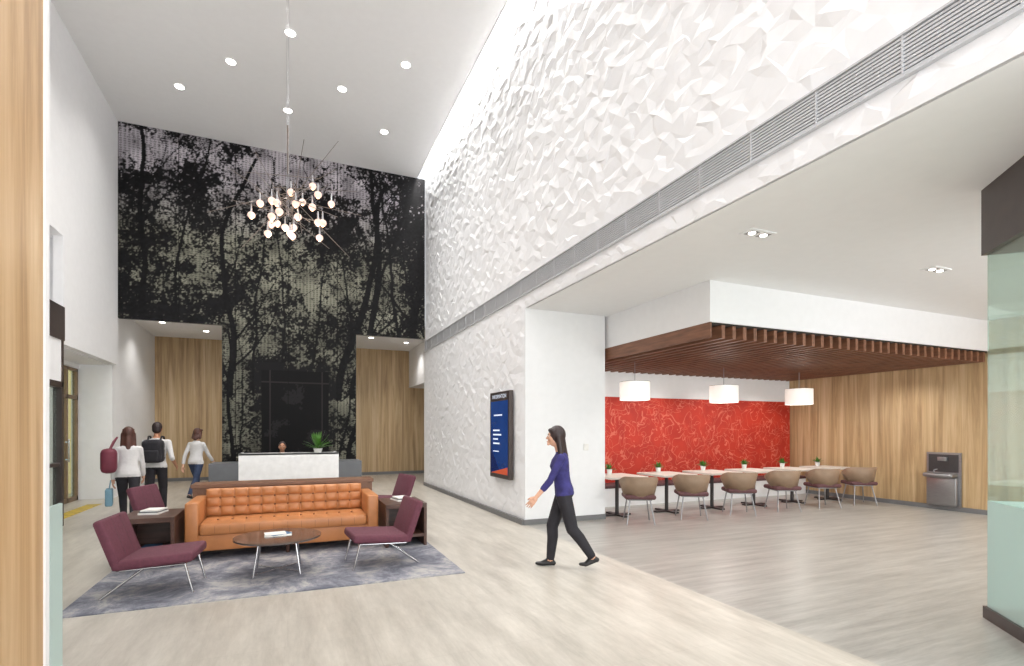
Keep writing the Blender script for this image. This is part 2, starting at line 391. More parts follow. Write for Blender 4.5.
C[fr]=np.maximum(C[fr]*.6,blk*1.6); C[portal]=blk*.8
pp=portal&(vn(X,Z,.3,21)+.5*fine>1.02); C[pp]=np.array(lin((32,30,32))[:3])
pl=portal&((np.abs(X+.42)<.015)|(np.abs(X-.85)<.015)|(np.abs(Z-2.85)<.015)); C[pl]=np.array(lin((44,40,40))[:3])
seam=(np.abs(((X-XL)/1.228+.5)%1-.5)*1.228<.011); C[seam]=blk*.6
keep=(Z>=4.23)|((X>-1.52)&(X<1.73))
idx=-np.ones(X.shape,int); idx[keep]=np.arange(keep.sum())
V=np.stack([X[keep],np.full(keep.sum(),YM-.03),Z[keep]],1)
q=keep[:-1,:-1]&keep[1:,:-1]&keep[1:,1:]&keep[:-1,1:]
F=np.stack([idx[:-1,:-1][q],idx[1:,:-1][q],idx[1:,1:][q],idx[:-1,1:][q]],1)
mural=empty('forest_mural')
me=bpy.data.meshes.new('printed_panel'); me.from_pydata(V.tolist(),[],F.tolist())
ca=me.color_attributes.new('Col','FLOAT_COLOR','POINT')
ca.data.foreach_set('color',np.concatenate([C[keep],np.ones((keep.sum(),1))],1).astype(np.float32).ravel())
m,nt,b=base('mural_print'); at=nt.nodes.new('ShaderNodeAttribute'); at.attribute_name='Col'; nt.links.new(at.outputs['Color'],b.inputs['Base Color']); b.inputs['Roughness'].default_value=.55; b.inputs['Specular IOR Level'].default_value=.15
me.materials.append(m); o=bpy.data.objects.new('printed_panel',me); scene.collection.objects.link(o); o.parent=mural
mb=MB(); mb.box(XL+.01,XR-.09,YM-.02,YM+.06,4.23,ZC-.01); mb.box(-1.52,1.73,YM-.02,YM+.06,0,4.23); mb.build('backing',M_black,mural)

# ---------------------------------------------------------------- lights/fixtures
def downlight(x,y,z,energy,r=.085,ang=125,light=True,lr=.1):
    mb=MB(); n=20
    mb.cyl((0,0,-.012),(0,0,.0),r*1.25,r*1.25,n,0); mb.cyl((0,0,-.016),(0,0,-.0121),r,r,n,1)
    o=mb.build('recessed_downlight',[M_white,M_emit],loc=(x,y,z))
    if light: spot('lamp',(0,0,-.06),energy,ang,.9,lr,parent=o)
for (x,y) in[(-2.1,12.9),(0,12.9),(2.15,12.9),(-1.03,11.63),(1.06,11.63),(-2.1,10.36),(.04,10.36),(2.15,10.36),
             (-1.05,9.0),(1.05,7.7),(-2.1,6.4),(2.1,6.4),(0,5.2),(-1.05,3.4),(1.05,3.4),(0,1)]:  # this row is above the frame, added for ambient fill
    downlight(x,y,ZC,(170 if y>7 else 90),.085)
for (x,y) in[(-3.1,16.6),(-2.2,17.6),(-1,17),(2.4,16.8),(3.6,17.3)]: downlight(x,y,4.5,75,.07)
def twin(x,y,e=60):
    mb=MB(); mb.box(-.17,.17,-.09,.09,-.01,0); 
    for sx in(-.08,.08): mb.box(sx-.055,sx+.055,-.055,.055,-.012,-.0101,2); mb.cyl((sx,0,-.016),(sx,0,-.0121),.035,.035,14,1)
    o=mb.build('twin_downlight',[M_white,M_emit,M_steel],loc=(x,y,ZS))
    spot('lamp',(0,0,-.06),e,150,1,.1,parent=o)
for (x,y) in[(4.5,4.0),(7.6,4.0),(10.6,4.0),(7.6,.6),(10.6,.6),(4.5,-1.5),(7.6,-2)]: twin(x,y,175)  # first two are in view; the rest are added fill
for x in(6.0,7.6,9.2,10.8):  # spotlights added between the slats to light alcove and red wall
    mb=MB(); mb.cyl((0,0,-.05),(0,0,.02),.035,.035,14,0); mb.cyl((0,0,-.052),(0,0,-.0501),.028,.028,12,1)
    o=mb.build('added_spotlight',[M_black,M_emit],loc=(x+.04,8.95,2.98)); spot('lamp',(0,0,-.14),48,140,.9,.06,parent=o,target=None)
    o=mb.build('added_spotlight',[M_black,M_emit],loc=(x+.44,6.8,2.98)); spot('lamp',(0,0,-.14),60,150,.9,.06,parent=o)
area('cove_wash',(XR-.19,5.5,ZC+.30),(XR-.16,5.5,0),18.6,.1,430,(1,.985,.96)) 
area('facade_fill',(2.5,-3.85,3.6),(3.0,9,3.0),12,6,640,(.965,.985,1))  # added area light behind the camera, fills the room like daylight
area('facade_fill_lower',(8.0,-3.85,1.8),(8.0,9,2.6),8,3,260,(.965,.985,1))  # second added fill, brightens the low right side
w=bpy.data.worlds.new('World'); scene.world=w; w.use_nodes=True
w.node_tree.nodes['Background'].inputs[0].default_value=(.93,.96,1,1); w.node_tree.nodes['Background'].inputs[1].default_value=1.4

for x in(6.05,8.27,10.48):
    mb=MB(); n=32; R=.28
    mb.cyl((0,0,-.17),(0,0,.17),R,R,n,0,cap=False); mb.cyl((0,0,-.165),(0,0,-.16),R-.01,R-.01,n,0); mb.cyl((0,0,.16),(0,0,.165),R-.01,R-.01,n,0)
    mb.cyl((0,0,-.175),(0,0,-.165),R+.004,R+.004,n,1,cap=False); mb.cyl((0,0,.165),(0,0,.175),R+.004,R+.004,n,1,cap=False)
    mb.cyl((0,0,.16),(0,0,.68),.006,.006,6,1); mb.cyl((0,0,.66),(0,0,.7),.05,.05,16,1)
    o=mb.build('drum_pendant_lamp',[M_shade,M_steel],loc=(x,8.2,2.34))
    l=bpy.data.lights.new('bulb','POINT'); l.energy=14; l.shadow_soft_size=.12; l.color=(1,.95,.88); lo=bpy.data.objects.new('bulb',l); scene.collection.objects.link(lo); lo.parent=o; lo.location=(0,0,-.32)

# ---------------------------------------------------------------- chandelier
rs=random.Random(23)
mb=MB()
ctr=5.16
for (dx,dy) in((.012,0),(-.012,0)): mb.cyl((dx,dy,-.3),(dx,dy,ZC-ctr),.0045,.0045,8,2)
mb.cyl((0,0,.35),(0,0,1.1),.012,.012,8,0); mb.cyl((0,0,ZC-ctr-.04),(0,0,ZC-ctr),.09,.09,20,0)
NR=24
for k in range(NR):
    c=Vector((rs.uniform(-.2,.2),rs.uniform(-.2,.2),rs.uniform(-.35,.30)))
    zz=1-2*(k+.5)/NR; az=k*2.39996+rs.uniform(-.2,.2); el=math.asin(zz)*.75; L=rs.uniform(.75,1.2)
    d=Vector((math.cos(az)*math.cos(el),math.sin(az)*math.cos(el),math.sin(el)))
    mb.cyl(c-d*L*.35,c+d*L,.0055,.0035,6,0)
    p=c+d*rs.uniform(.15,.60)+Vector((0,0,-.15-.12*rs.random()))
    q=p+Vector((0,0,.05)); mb.cyl(q,q+Vector((0,0,.12)),.016,.008,10,2)
    mb.ell(tuple(p),(.056,.056,.052),14,8,1); mb.ell(tuple(p-Vector((0,0,.045))),(.022,.022,.014),8,5,3)
mb.build('branching_chandelier',[M_nickel,M_globe,M_chrome,M_filament],loc=(0,8.7,ctr))
l=bpy.data.lights.new('chandelier_glow','POINT'); l.energy=60; l.shadow_soft_size=.4; l.color=(1,.88,.75); lo=bpy.data.objects.new('chandelier_glow',l); scene.collection.objects.link(lo); lo.location=(0,8.7,4.2)

# ---------------------------------------------------------------- furniture
boxo('area_rug',-1.82,1.82,5.58,8.25,0,.012,M_rug)
RZ=.0125
def sofa():
    e=empty('tufted_leather_sofa',(0,7.35,RZ))
    W=1.15; D=.86
    mb=MB(); mb.rbox(-W,-W+.15,0,D,.10,.70,.03); mb.rbox(W-.15,W,0,D,.10,.70,.03); mb.rbox(-W+.14,W-.14,D-.16,D,.10,.79,.035)
    mb.rbox(-W+.14,W-.14,.01,D-.1,.10,.30,.02)
    mb.build('frame',M_leather,e)
    def tuft(mb,w,h,nx,nz,amp,fn):
        gx,gz=nx*12,nz*10; vs=[]
        for i in range(gx+1):
            for j in range(gz+1):
                u=i/gx*nx; v=j/gz*nz
                p=abs(math.sin(math.pi*u))**.45*abs(math.sin(math.pi*v))**.45
                vs.append(fn(i/gx*w-w/2,j/gz*h,amp*p))
        fs=[(i*(gz+1)+j,(i+1)*(gz+1)+j,(i+1)*(gz+1)+j+1,i*(gz+1)+j+1) for i in range(gx) for j in range(gz)]
        mb.add(vs,fs,0,True)
        for i in range(1,nx):
            for j in range(0 if nz==1 else 1,nz): 
                p=fn(i/nx*w-w/2,j/nz*h,.006); mb.ell(p,(.014,.014,.014),8,6,1)
    mb=MB(); tuft(mb,2*W-.3,.36,12,3,.042,lambda x,z,d:(x,D-.165-d+ (z-.3)*.08-.02,.44+z))
    mb.build('back_cushion',[M_leather,M_leatherd],e)
    mb=MB(); mb.rbox(-W+.155,W-.155,-.02,D-.17,.29,.43,.04); tuft(mb,2*W-.32,.66,12,2,.014,lambda x,z,d:(x,.0+z,.427+d))
    for k in range(1,12): x=(-W+.16)+(2*W-.32)*k/12; mb.box(x-.002,x+.002,-.0225,-.02,.32,.41,1)
    mb.build('seat_cushion',[M_leather,M_leatherd],e)
    mb=MB(); 
    for x in(-W+.08,0,W-.08):
        for y in(.06,D-.06): mb.cyl((x,y,0),(x,y,.11),.02,.026,10)
    mb.build('legs',M_dwood,e)
sofa()
mb=MB(); mb.box(-1.22,1.22,0,.42,.80,.85); mb.box(-1.2,-1.15,.02,.4,0,.8); mb.box(1.15,1.2,.02,.4,0,.8); mb.box(-1.15,1.15,.36,.39,.1,.8); mb.box(-1.15,1.15,.03,.38,.4,.43); mb.box(-1.15,1.15,.02,.05,.70,.8)
mb.build('console_table',M_cons,loc=(0,8.28,0),bevel=.004)
for sx in(-1,1):
    mb=MB(); mb.box(-.28,.28,0,.75,.52,.58); mb.box(-.28,-.24,0,.75,0,.52); mb.box(.24,.28,0,.75,0,.52); mb.box(-.24,.24,0,.75,.12,.16); mb.box(-.24,.24,.72,.75,.16,.52)
    mb.build('walnut_side_table',M_dwood,loc=(sx*1.49,7.12,RZ),bevel=.004)
    mb=MB(); mb.box(-.11,.11,-.14,.14,0,.02,0); mb.box(-.10,.10,-.13,.13,.02,.035,1); mb.box(-.09,.11,-.12,.12,.035,.05,0)
    mb.build('stack_of_books',[M_paper,M_deskg],loc=(sx*1.5,7.55,RZ+.58),rot=.2*sx)
    mb=MB(); mb.box(-.10,.10,-.13,.13,0,.03,0); mb.box(-.09,.09,-.12,.12,.03,.05,1)
    mb.build('stack_of_books',[M_deskg,M_magB],loc=(sx*1.49,7.4,RZ+.16))
mb=MB(); n=48
mb.cyl((0,0,.382),(0,0,.40),.455,.455,n,0); mb.cyl((0,0,.374),(0,0,.382),.44,.455,n,1)
for k in range(4):
    a=k*math.pi/2+.75; c,s=math.cos(a),math.sin(a)
    mb.tube([(c*.26,s*.26,.375),(c*.33,s*.33,.003)],.009,8,1)
for k in range(2):
    a=k*math.pi/2+.75; c,s=math.cos(a),math.sin(a); mb.cyl((c*.325,s*.325,.03),(-c*.325,-s*.325,.03),.006,.006,6,1); mb.cyl((c*.26,s*.26,.368),(-c*.26,-s*.26,.368),.007,.007,6,1)
mb.build('round_coffee_table',[M_ctop,M_chrome],loc=(-.10,6.45,RZ))
mb=MB(); mb.box(-.14,.14,-.10,.10,0,.006,0); mb.M=Matrix.Rotation(.5,4,'Z')@Matrix.Translation((.03,.02,.006)); mb.box(-.12,.10,-.09,.09,0,.006,1); mb.M=Matrix.Rotation(.1,4,'Z')@Matrix.Translation((-.02,.02,.012)); mb.box(-.12,.10,-.09,.09,0,.006,0)
mb.build('magazines',[M_paper,M_magB],loc=(-.10,6.5,RZ+.40))

# plum lounge chair: faces local +X
def lounge(loc,rot,sc=1):
    e=empty('plum_lounge_chair',loc,rot,sc)
    mb=MB(); mb.M=Matrix.Translation((0,0,.345))@Matrix.Rotation(math.radians(-4),4,'Y')
    mb.rbox(-.34,.36,-.33,.33,-.05,.05,.035)
    mb.build('seat',M_purple,e)
    mb=MB(); mb.M=Matrix.Translation((-.30,0,.33))@Matrix.Rotation(math.radians(-19),4,'Y')
    mb.rbox(-.045,.045,-.33,.33,-.02,.47,.035); 
    for y in(-.11,.11): mb.box(.0435,.0455,y-.002,y+.002,.04,.45,1)
    mb.build('backrest',[M_purple,M_black],e)
    mb=MB()
    for y in(-.27,.27):
        mb.tube([(.35,y,0),(.28,y,.295),(-.28,y,.268)],.012,8)
        mb.tube([(-.44,y,0),(-.08,y,.275)],.012,8)
        mb.cyl((.35,y,0),(.35,y,.006),.016,.016,8); mb.cyl((-.44,y,0),(-.44,y,.006),.016,.016,8)
    mb.cyl((.28,-.27,.295),(.28,.27,.295),.01,.01,8); mb.cyl((-.26,-.27,.268),(-.26,.27,.268),.01,.01,8)
    mb.build('legs',M_chrome,e)
lounge((-1.17,6.22,RZ),-.08,.96)
lounge((1.0,6.42,RZ),math.pi+.08,.96)
lounge((-1.55,9.1,0),-.3); lounge((1.6,9.6,0),math.pi+.2)

e=empty('reception_desk',(0,12.3,0))
mb=MB(); mb.box(-.95,1.05,0,.08,0,1.1); mb.box(-.95,1.05,0,.4,1.06,1.1); mb.box(-.95,-.9,.05,.8,0,1.1); mb.box(1.0,1.05,.05,.8,0,1.1); mb.build('white_front',M_deskw,e,bevel=.004)
mb=MB(); mb.box(-1.5,-.95,.02,.8,0,.9); mb.box(1.05,1.55,.02,.8,0,.9); mb.box(-.9,1.0,.1,.6,.70,.74); mb.build('grey_wings',M_deskg,e,bevel=.004)
def plant(name,loc,potr,poth,nl,L,seed=1,wid=.016):
    r=random.Random(seed); mb=MB()
    prof=[(potr*.75,0),(potr,poth),(potr*.88,poth),(potr*.85,poth*.8)]
    mb.loft([[(a*math.cos(t),a*math.sin(t),z) for t in np.linspace(0,2*math.pi,20,endpoint=False)] for a,z in prof],0)
    for k in range(nl):
        az=r.uniform(0,2*math.pi); el=r.uniform(.35,1.45); l=L*r.uniform(.6,1.05); w=wid*r.uniform(.7,1.3)
        d=np.array([math.cos(az),math.sin(az)]); s=np.array([-math.sin(az),math.cos(az)]); vs=[]
        for i in range(6):
            t=i/5; rad=l*t*math.cos(el)+potr*.2; z=poth*.85+l*t*math.sin(el)-l*.35*t*t*math.cos(el)
            ww=w*math.sin(math.pi*(.12+.86*t))
            for sg in(-1,0,1):
                q=d*rad+s*ww*sg; vs.append((q[0],q[1],z-(0 if sg else .004)))
        fs=[]
        for i in range(5):
            for j in range(2): a=i*3+j; fs.append((a,a+1,a+4,a+3))
        mb.add(vs,fs,1,True)
    return mb.build(name,[M_pot,M_leaf],loc=loc)
plant('potted_plant',(.62,12.48,1.1),.10,.09,54,.46,5,.024)

def dtable(loc):
    mb=MB(); mb.box(-.40,.40,-.42,.42,.712,.75,0); mb.cyl((0,0,.03),(0,0,.712),.035,.035,14,1); mb.box(-.05,.05,-.3,.3,.0,.03,1); mb.box(-.28,.28,-.05,.05,0,.03,1); mb.box(-.2,.2,-.2,.2,.70,.712,1)
    mb.build('cafe_table',[M_ttop,M_darkm],loc=loc,bevel=.004)
def dchair(loc,rot):  # faces local +Y
    mb=MB(); na=26
    rings=[]; rin=[]
    for i in range(na+1):
        a=-math.radians(112)+math.radians(224)*i/na
        k=abs(a)/math.radians(112)
        top=.81-.15*max(0,(k-.45)/.55)**1.3; bot=.47+.09*max(0,(k-.6)/.4)
        def mk(T0,T1,zi):
            ring=[]
            for (t,th) in [(0,T0),(.5,T0),(1,T0),(1,T1),(.5,T1),(0,T1)]:
                z=bot+(top-bot)*t-(zi if t==1 else 0); rad=(.25+.06*t)+th
                ring.append((math.sin(a)*rad*1.03,-math.cos(a)*rad*.95,z))
            return ring
        rings.append(mk(0,.014,0)); rin.append(mk(-.022,-.001,.01))
    mb.loft(rings,0); mb.loft(rin,1)
    mb.rbox(-.26,.26,-.25,.26,.42,.50,.035,1)
    mb.rbox(-.20,.20,-.19,.20,.40,.43,.01,2)
    for sx in(-1,1):
        mb.cyl((sx*.17,.18,.41),(sx*.23,.25,0),.013,.011,8,2); mb.cyl((sx*.17,-.16,.41),(sx*.23,-.26,0),.013,.011,8,2)
    mb.build('dining_chair',[M_taupe,M_seat,M_steel],loc=loc,rot=rot)
for k in range(6):
    x=5.68+1.16*k
    dtable((x,8.25,0)); dchair((x-.1,7.46,0),random.uniform(-.15,.1)-.45)
    plant('potted_herb',(x,8.5,.75),.055,.10,34,.17,20+k,.016)
mb=MB(); mb.box(5.3,12.0,9.2,9.7,0,.38,0); mb.rbox(5.3,12.0,9.18,9.68,.38,.45,.02,1); mb.build('banquette_bench',[M_white,M_seat])

mb=MB()
mb.box(-.03,0,-.30,.30,.08,1.15,0); mb.rbox(-.26,-.03,-.26,.26,.66,.74,.03,0); mb.rbox(-.12,-.03,-.26,.26,.10,.66,.02,0)
mb.box(-.035,-.0301,-.26,.26,.76,1.11,1); mb.cyl((-.16,.1,.74),(-.16,.1,.80),.012,.012,8,0); mb.cyl((-.16,.1,.80),(-.13,.05,.82),.01,.01,8,0)
mb.rbox(-.09,-.035,-.08,.08,.98,1.06,.01,0)
mb.build('drinking_fountain',[M_steel,nm('fountain_recess',(84,84,86),.3,metal=.6)],loc=(12.09,6.22,0),bevel=.003)

e=empty('information_display',(XR-.145,8.885,0))
mb=MB(); mb.box(-.0,.075,-.475,.475,.72,2.30,0); mb.build('casing',M_bronze,e,bevel=.01)
M_scr=nm('screen_blue',(26,56,112),.2,emit=(26,56,118),es=.45,var=.25,scale=1.5)
M_scro=nm('screen_orange',(200,90,60),.2,emit=(210,90,60),es=.25)
M_scrt=nm('screen_text',(220,225,235),.2,emit=(210,225,250),es=.6)
M_scrd=nm('screen_navy',(12,30,80),.2,emit=(12,30,80),es=.5)
mb=MB(); mb.box(-.006,-.001,-.41,.41,.80,2.13,0)
mb.add([(-.008,.41,.80),(-.008,-.41,.80),(-.008,-.41,.94)],[(0,1,2)],1); mb.add([(-.007,.41,.80),(-.007,-.1,.80),(-.007,.41,1.25)],[(0,1,2)],3)
for (y,z,w_,h) in[(.0,1.86,.3,.025),(.08,1.58,.22,.028),(.04,1.50,.3,.028),(.12,1.42,.14,.028),(.08,1.34,.22,.028),(.1,1.2,.18,.018)]: mb.box(-.009,-.0065,y-w_/2,y+w_/2+.1,z,z+h,2)
mb.build('screen',[M_scr,M_scro,M_scrt,M_scrd],e)
cu=bpy.data.curves.new('title','FONT'); cu.body='INFORMATION'; cu.size=.1; cu.align_x='CENTER'; cu.materials.append(M_scrt)
t=bpy.data.objects.new('title',cu); scene.collection.objects.link(t); t.parent=e
t.matrix_local=Matrix(((0,0,-1,-.004),(-1,0,0,0),(0,1,0,2.18),(0,0,0,1)))
mb=MB(); mb.rbox(-.05,.05,-.02,0,-.06,.06,.01); mb.build('thermostat',M_paper,loc=(4.85,8.0,1.3))
mb=MB(); mb.box(-.01,.01,-.3,.3,-.12,.12,0); mb.box(-.015,-.0101,-.24,.24,-.07,.07,1); mb.build('exit_sign',[M_black,M_exit],loc=(5.2,19.18,2.75),rot=math.pi/2)

boxo('oak_column',-1.9,-1.2,1.4,3.55,0,ZC,M_oakcol)
boxo('trim_corner',-1.9,-1.19,3.55,3.6,0,ZC,M_white)
mb=MB(); mb.box(-1.205,-1.19,3.61,3.78,.05,1.18,0); mb.box(-1.22,-1.175,3.6,3.80,0,.05,1); mb.build('glass_balustrade',[M_frost,M_steel])
e=empty('entry_vestibule')
mb=MB(); mb.box(XL,-3.43,6,11.0,3.09,3.65); mb.build('fascia',M_bronze,e)
mb=MB(); mb.box(XL,-3.45,6,10.96,2.40,3.09); mb.build('panel',M_white,e)
mb=MB()
mb.box(-3.56,-3.44,10.9,10.98,0,3.09)
for y in(6.1,8.0,9.8): mb.box(-3.56,-3.46,y,y+.06,0,2.35)
mb.box(-3.56,-3.44,6,10.98,2.3,2.40); mb.box(-3.56,-3.46,6,10.98,0,.12); mb.box(-3.56,-3.46,6,10.98,1.0,1.06); mb.build('frame',M_bronze,e)
mb=MB(); mb.box(-3.52,-3.51,6.1,10.92,.12,2.35); mb.build('glazing',M_glassr,e)
mb=MB(); mb.box(-3.95,-3.7,11.1,13.9,.0,.006); 
for k in range(14): mb.box(-3.95,-3.7,11.2+.2*k,11.26+.2*k,.006,.008,1)
mb.build('safety_floor_strip',[M_tape,M_black])

cx,cy=5.47,2.49
e=empty('glass_enclosure',(cx,cy,0),math.atan2(-.743,-.669))
mb=MB(); mb.box(-.02,2.2,-.04,1.6,3.09,ZS-.002); mb.build('fascia',M_bronze,e)
mb=MB(); mb.box(0,2.2,-.006,.006,1.0,3.09); mb.box(-.006,.006,0,1.6,1.0,3.09); mb.build('glazing',M_glassr,e)
mb=MB(); mb.box(0,2.2,-.006,.006,.1,1.0); mb.box(-.006,.006,0,1.6,.1,1.0); mb.build('frosted_glazing',M_frost,e)
mb=MB(); mb.box(-.02,2.2,-.03,.03,0,.1); mb.box(-.02,.03,0,1.6,0,.1); mb.box(1.3,1.34,-.03,.03,0,3.09); mb.build('frame',M_bronze,e)

# ---------------------------------------------------------------- people
def remesh(mb,vox,it=3):
    me=bpy.data.meshes.new('tmp'); me.from_pydata(mb.v,[],mb.f); me.update()
    o=bpy.data.objects.new('tmp',me); scene.collection.objects.link(o)
    r=o.modifiers.new('r','REMESH'); r.mode='VOXEL'; r.voxel_size=vox
    s=o.modifiers.new('s','SMOOTH'); s.iterations=it; s.factor=.5
    dg=bpy.context.evaluated_depsgraph_get(); dg.update()
    m2=bpy.data.meshes.new_from_object(o.evaluated_get(dg))
    n=len(m2.vertices); V=np.zeros(n*3); m2.vertices.foreach_get('co',V); V=V.reshape(-1,3)
    F=[tuple(p.vertices) for p in m2.polygons]
    bpy.data.objects.remove(o); bpy.data.meshes.remove(me); bpy.data.meshes.remove(m2)
    return V,F
def person(name,loc,rot,H=1.65,female=True,leg=((25,12),(-18,-42)),arm=((35,20),(-28,-10)),lean=3,mats=None,
           sleeve=.6,hair='long',hem=.50,vox=.0085,abd=8,pantsloose=1.0,headyaw=0):
    e=empty(name,loc,rot); s=H/1.65
    th=.405*s; sh=.395*s; ank=.075*s
    def leg_pts(side,a,b,hip):
        h=np.array([side*.085*s,0,0])+hip
        k=h+th*np.array([0,math.sin(math.radians(a)),-math.cos(math.radians(a))])
        an=k+sh*np.array([0,math.sin(math.radians(b)),-math.cos(math.radians(b))])
        an[0]=side*.065*s; k[0]=side*.075*s
        return h,k,an
    lows=[]
    for (a,b) in leg: lows.append(th*math.cos(math.radians(a))+sh*math.cos(math.radians(b)))
    hz=max(lows)+ank
    hip=np.array([0,0,hz])
    ln=math.radians(lean); up=np.array([0,math.sin(ln),math.cos(ln)]); fw=np.array([0,math.cos(ln),-math.sin(ln)])
    T=lambda x,y,zz: hip+np.array([x,0,0])*s+fw*y*s+up*zz*s
    g=.92 if female else 1.0
    mb=MB(); prims=[]
    if female: lv=[(-.06,.125,.085,0),(.0,.170,.112,-.012),(.06,.165,.110,-.012),(.13,.145,.100,-.002),(.19,.136,.095,.002),(.27,.144,.102,.010),(.34,.154,.114,.018),(.41,.160,.100,.004),(.455,.135,.075,-.008),(.485,.085,.058,-.01),(.51,.052,.05,-.005)]
    else: lv=[(-.06,.125,.09,0),(.0,.162,.115,-.01),(.06,.160,.112,-.008),(.13,.150,.108,0),(.19,.148,.106,.002),(.27,.160,.112,.005),(.34,.176,.118,.006),(.41,.185,.108,0),(.46,.160,.082,-.008),(.49,.095,.065,-.01),(.515,.06,.056,-.005)]
    rings=[]
    for (zz,rx,ry,oy) in lv:
        rings.append([tuple(T(rx*math.cos(t),oy+ry*math.sin(t),zz)) for t in np.linspace(0,2*math.pi,28,endpoint=False)])
    mb.loft(rings)
    prims.append((T(0,0,.08),T(0,0,.40),.15*s,.15*s,'torso'))
    mb.cap(T(0,-.005,.48),.052*s,T(0,.015,.58),.048*s); prims.append((T(0,0,.53),T(0,.02,.60),.05*s,.05*s,'skin'))
    pl=pantsloose
    for i,(side) in enumerate((-1,1)):
        a,b=leg[i]; h,k,an=leg_pts(side,a,b,hip)
        mb.cap(h,.093*s,k,.062*s*pl); calf=k+(an-k)*.32+np.array([0,-.012*s,0])
        mb.cap(k,.060*s*pl,calf,.058*s*pl); mb.cap(calf,.057*s*pl,k+(an-k)*.93,.044*s*pl)
        mb.cap(k+(an-k)*.85,.032*s,an,.031*s)
        prims.append((h,k,.09*s,.06*s,'pants')); prims.append((k,k+(an-k)*.92,.057*s,.042*s,'pants'))
        prims.append((k+(an-k)*.96,an,.03*s,.03*s,'skin'))
        pitch=0 if an[2]<ank+.02 else -math.radians(min(55,(an[2]-ank)/.10*32))
        f=np.array([0,math.cos(pitch),math.sin(pitch)]); dn=np.array([0,math.sin(pitch),-math.cos(pitch)])
        heel=an+dn*.042*s-f*.035*s; ball=an+dn*.048*s+f*.10*s; toe=ball+np.array([0,1,0])*.055*s
        for q,rr in((heel,.03),(ball,.026),(toe,.022)): q[2]=max(q[2],rr*s)
        mb.cap(heel,.032*s,ball,.034*s,sq=.8); mb.cap(ball,.036*s,toe,.028*s,sq=.7); mb.cap(an,.034*s,heel,.030*s); mb.cap(an,.033*s,ball,.028*s)
        prims.append((heel,ball,.036*s,.036*s,'shoe')); prims.append((ball,toe,.036*s,.03*s,'shoe'))
    hands=[]
    sw=.155 if female else .185
    for i,side in enumerate((-1,1)):
        a,fl=arm[i]; a=math.radians(a); f2=a+math.radians(fl); ab=math.radians(abd)
        S=T(side*sw,-.005,.425)
        d1=np.array([side*math.sin(ab),math.sin(a)*math.cos(ab),-math.cos(a)*math.cos(ab)])
        d2=np.array([side*math.sin(ab*.3),math.sin(f2),-math.cos(f2)]); d2/=np.linalg.norm(d2)
        E=S+d1*.285*s; Wp=E+d2*.245*s
        mb.cap(S,.055*s*g,E,.042*s*g)
        mb.ell(tuple(S+np.array([-side*.03*s,0,0])),(.06*s,.055*s,.055*s))
        cut=sleeve
        mb.cap(E,.038*s*g,Wp,.026*s*g)
        prims.append((S,E,.055*s,.042*s,'top'))
        if cut>0: c=E+(Wp-E)*cut; mb.cap(E,.045*s*g,c,.041*s*g); prims.append((E,c,.044*s,.040*s,'top')); prims.append((c+(Wp-E)*.06,Wp,.03*s,.026*s,'skin'))
        else: prims.append((E+(Wp-E)*.05,Wp,.034*s,.026*s,'skin'))
        hands.append((Wp,d2,side))
    hc=T(0,.035,.675); yaw=math.radians(headyaw)
    HM=Matrix.Translation(tuple(hc))@Matrix.Rotation(yaw,4,'Z')@Matrix.Scale(s,4)
    mb.M=HM
    def hf(p):
        x,y,zz=p
        if zz<0: k=-zz/.112; x*=1-.28*k**1.5; y=y*(1-.12*k)+.018*k
        if y>0: y*=.93
        return (x,y,zz)
    mb.ell((0,0,0),(.074,.094,.115),24,18,0,hf)
    mb.cap((0,.083,.012),.008,(0,.102,-.020),.013); mb.ell((0,.088,-.058),(.024,.012,.010)); mb.ell((0,.083,-.088),(.022,.018,.016))
    for sx in(-1,1): mb.ell((sx*.074,-.005,-.005),(.010,.020,.030)); mb.cap((sx*.014,.084,.028),.008,(sx*.045,.072,.030),.007); mb.ell((sx*.04,.062,-.02),(.024,.02,.02))
    mb.M=Matrix.Identity(4)
    prims.append((tuple(hc),tuple(hc+np.array([0,0,.01])),.10*s,.10*s,'skin'))
    V,F=remesh(mb,vox,4)
    names=['skin','top','pants','shoe']
    Fc=np.array([V[list(f)].mean(0) for f in F])
    best=np.full(len(Fc),9.0); lab=np.zeros(len(Fc),int)
    rel=(Fc-hip)@up/s
    for (p0,p1,r0,r1,lb) in prims:
        p0=np.array(p0);p1=np.array(p1);d=p1-p0; t=np.clip(((Fc-p0)@d)/(d@d),0,1)
        dist=np.linalg.norm(Fc-(p0+t[:,None]*d),axis=1)-(r0+(r1-r0)*t)
        u=dist<best; best[u]=dist[u]
        if lb=='torso': lab[u]=1
        else: lab[u]=names.index(lb)
    hemz=(hem-.50)
    tor=(lab==2)&(rel>hemz); lab[tor]=1
    tor=(lab==1)&(rel<hemz)&(np.abs(Fc[:,0])<.17*s)&(np.abs((Fc-hip)@fw)<.14*s); lab[tor]=2
    lab[(rel>.50)&(lab==1)]=0
    body=MB(); body.v=[tuple(p) for p in V]; body.f=list(F); body.mi=lab.tolist(); body.sm=[True]*len(F)
    for (Wp,d,side) in hands:
        hb=MB(); d=d/np.linalg.norm(d)
        n=np.array([side*-1.0,0,0]); n=n-d*(n@d); n/=np.linalg.norm(n)
        w_=np.cross(d,n); 
        if w_[1]<0: w_=-w_
        P=lambda a,b,c: Wp+(d*a+w_*b+n*c)*s
        hb.cap(P(-.03,0,0),.024*s,P(.02,0,0),.024*s)
        hb.cap(P(.015,.018,0),.015*s,P(.075,.028,0),.012*s); hb.cap(P(.015,.0,0),.016*s,P(.078,.009,0),.012*s)
        hb.cap(P(.015,-.01,0),.015*s,P(.075,-.010,0),.012*s); hb.cap(P(.015,-.018,0),.014*s,P(.070,-.027,0),.011*s)
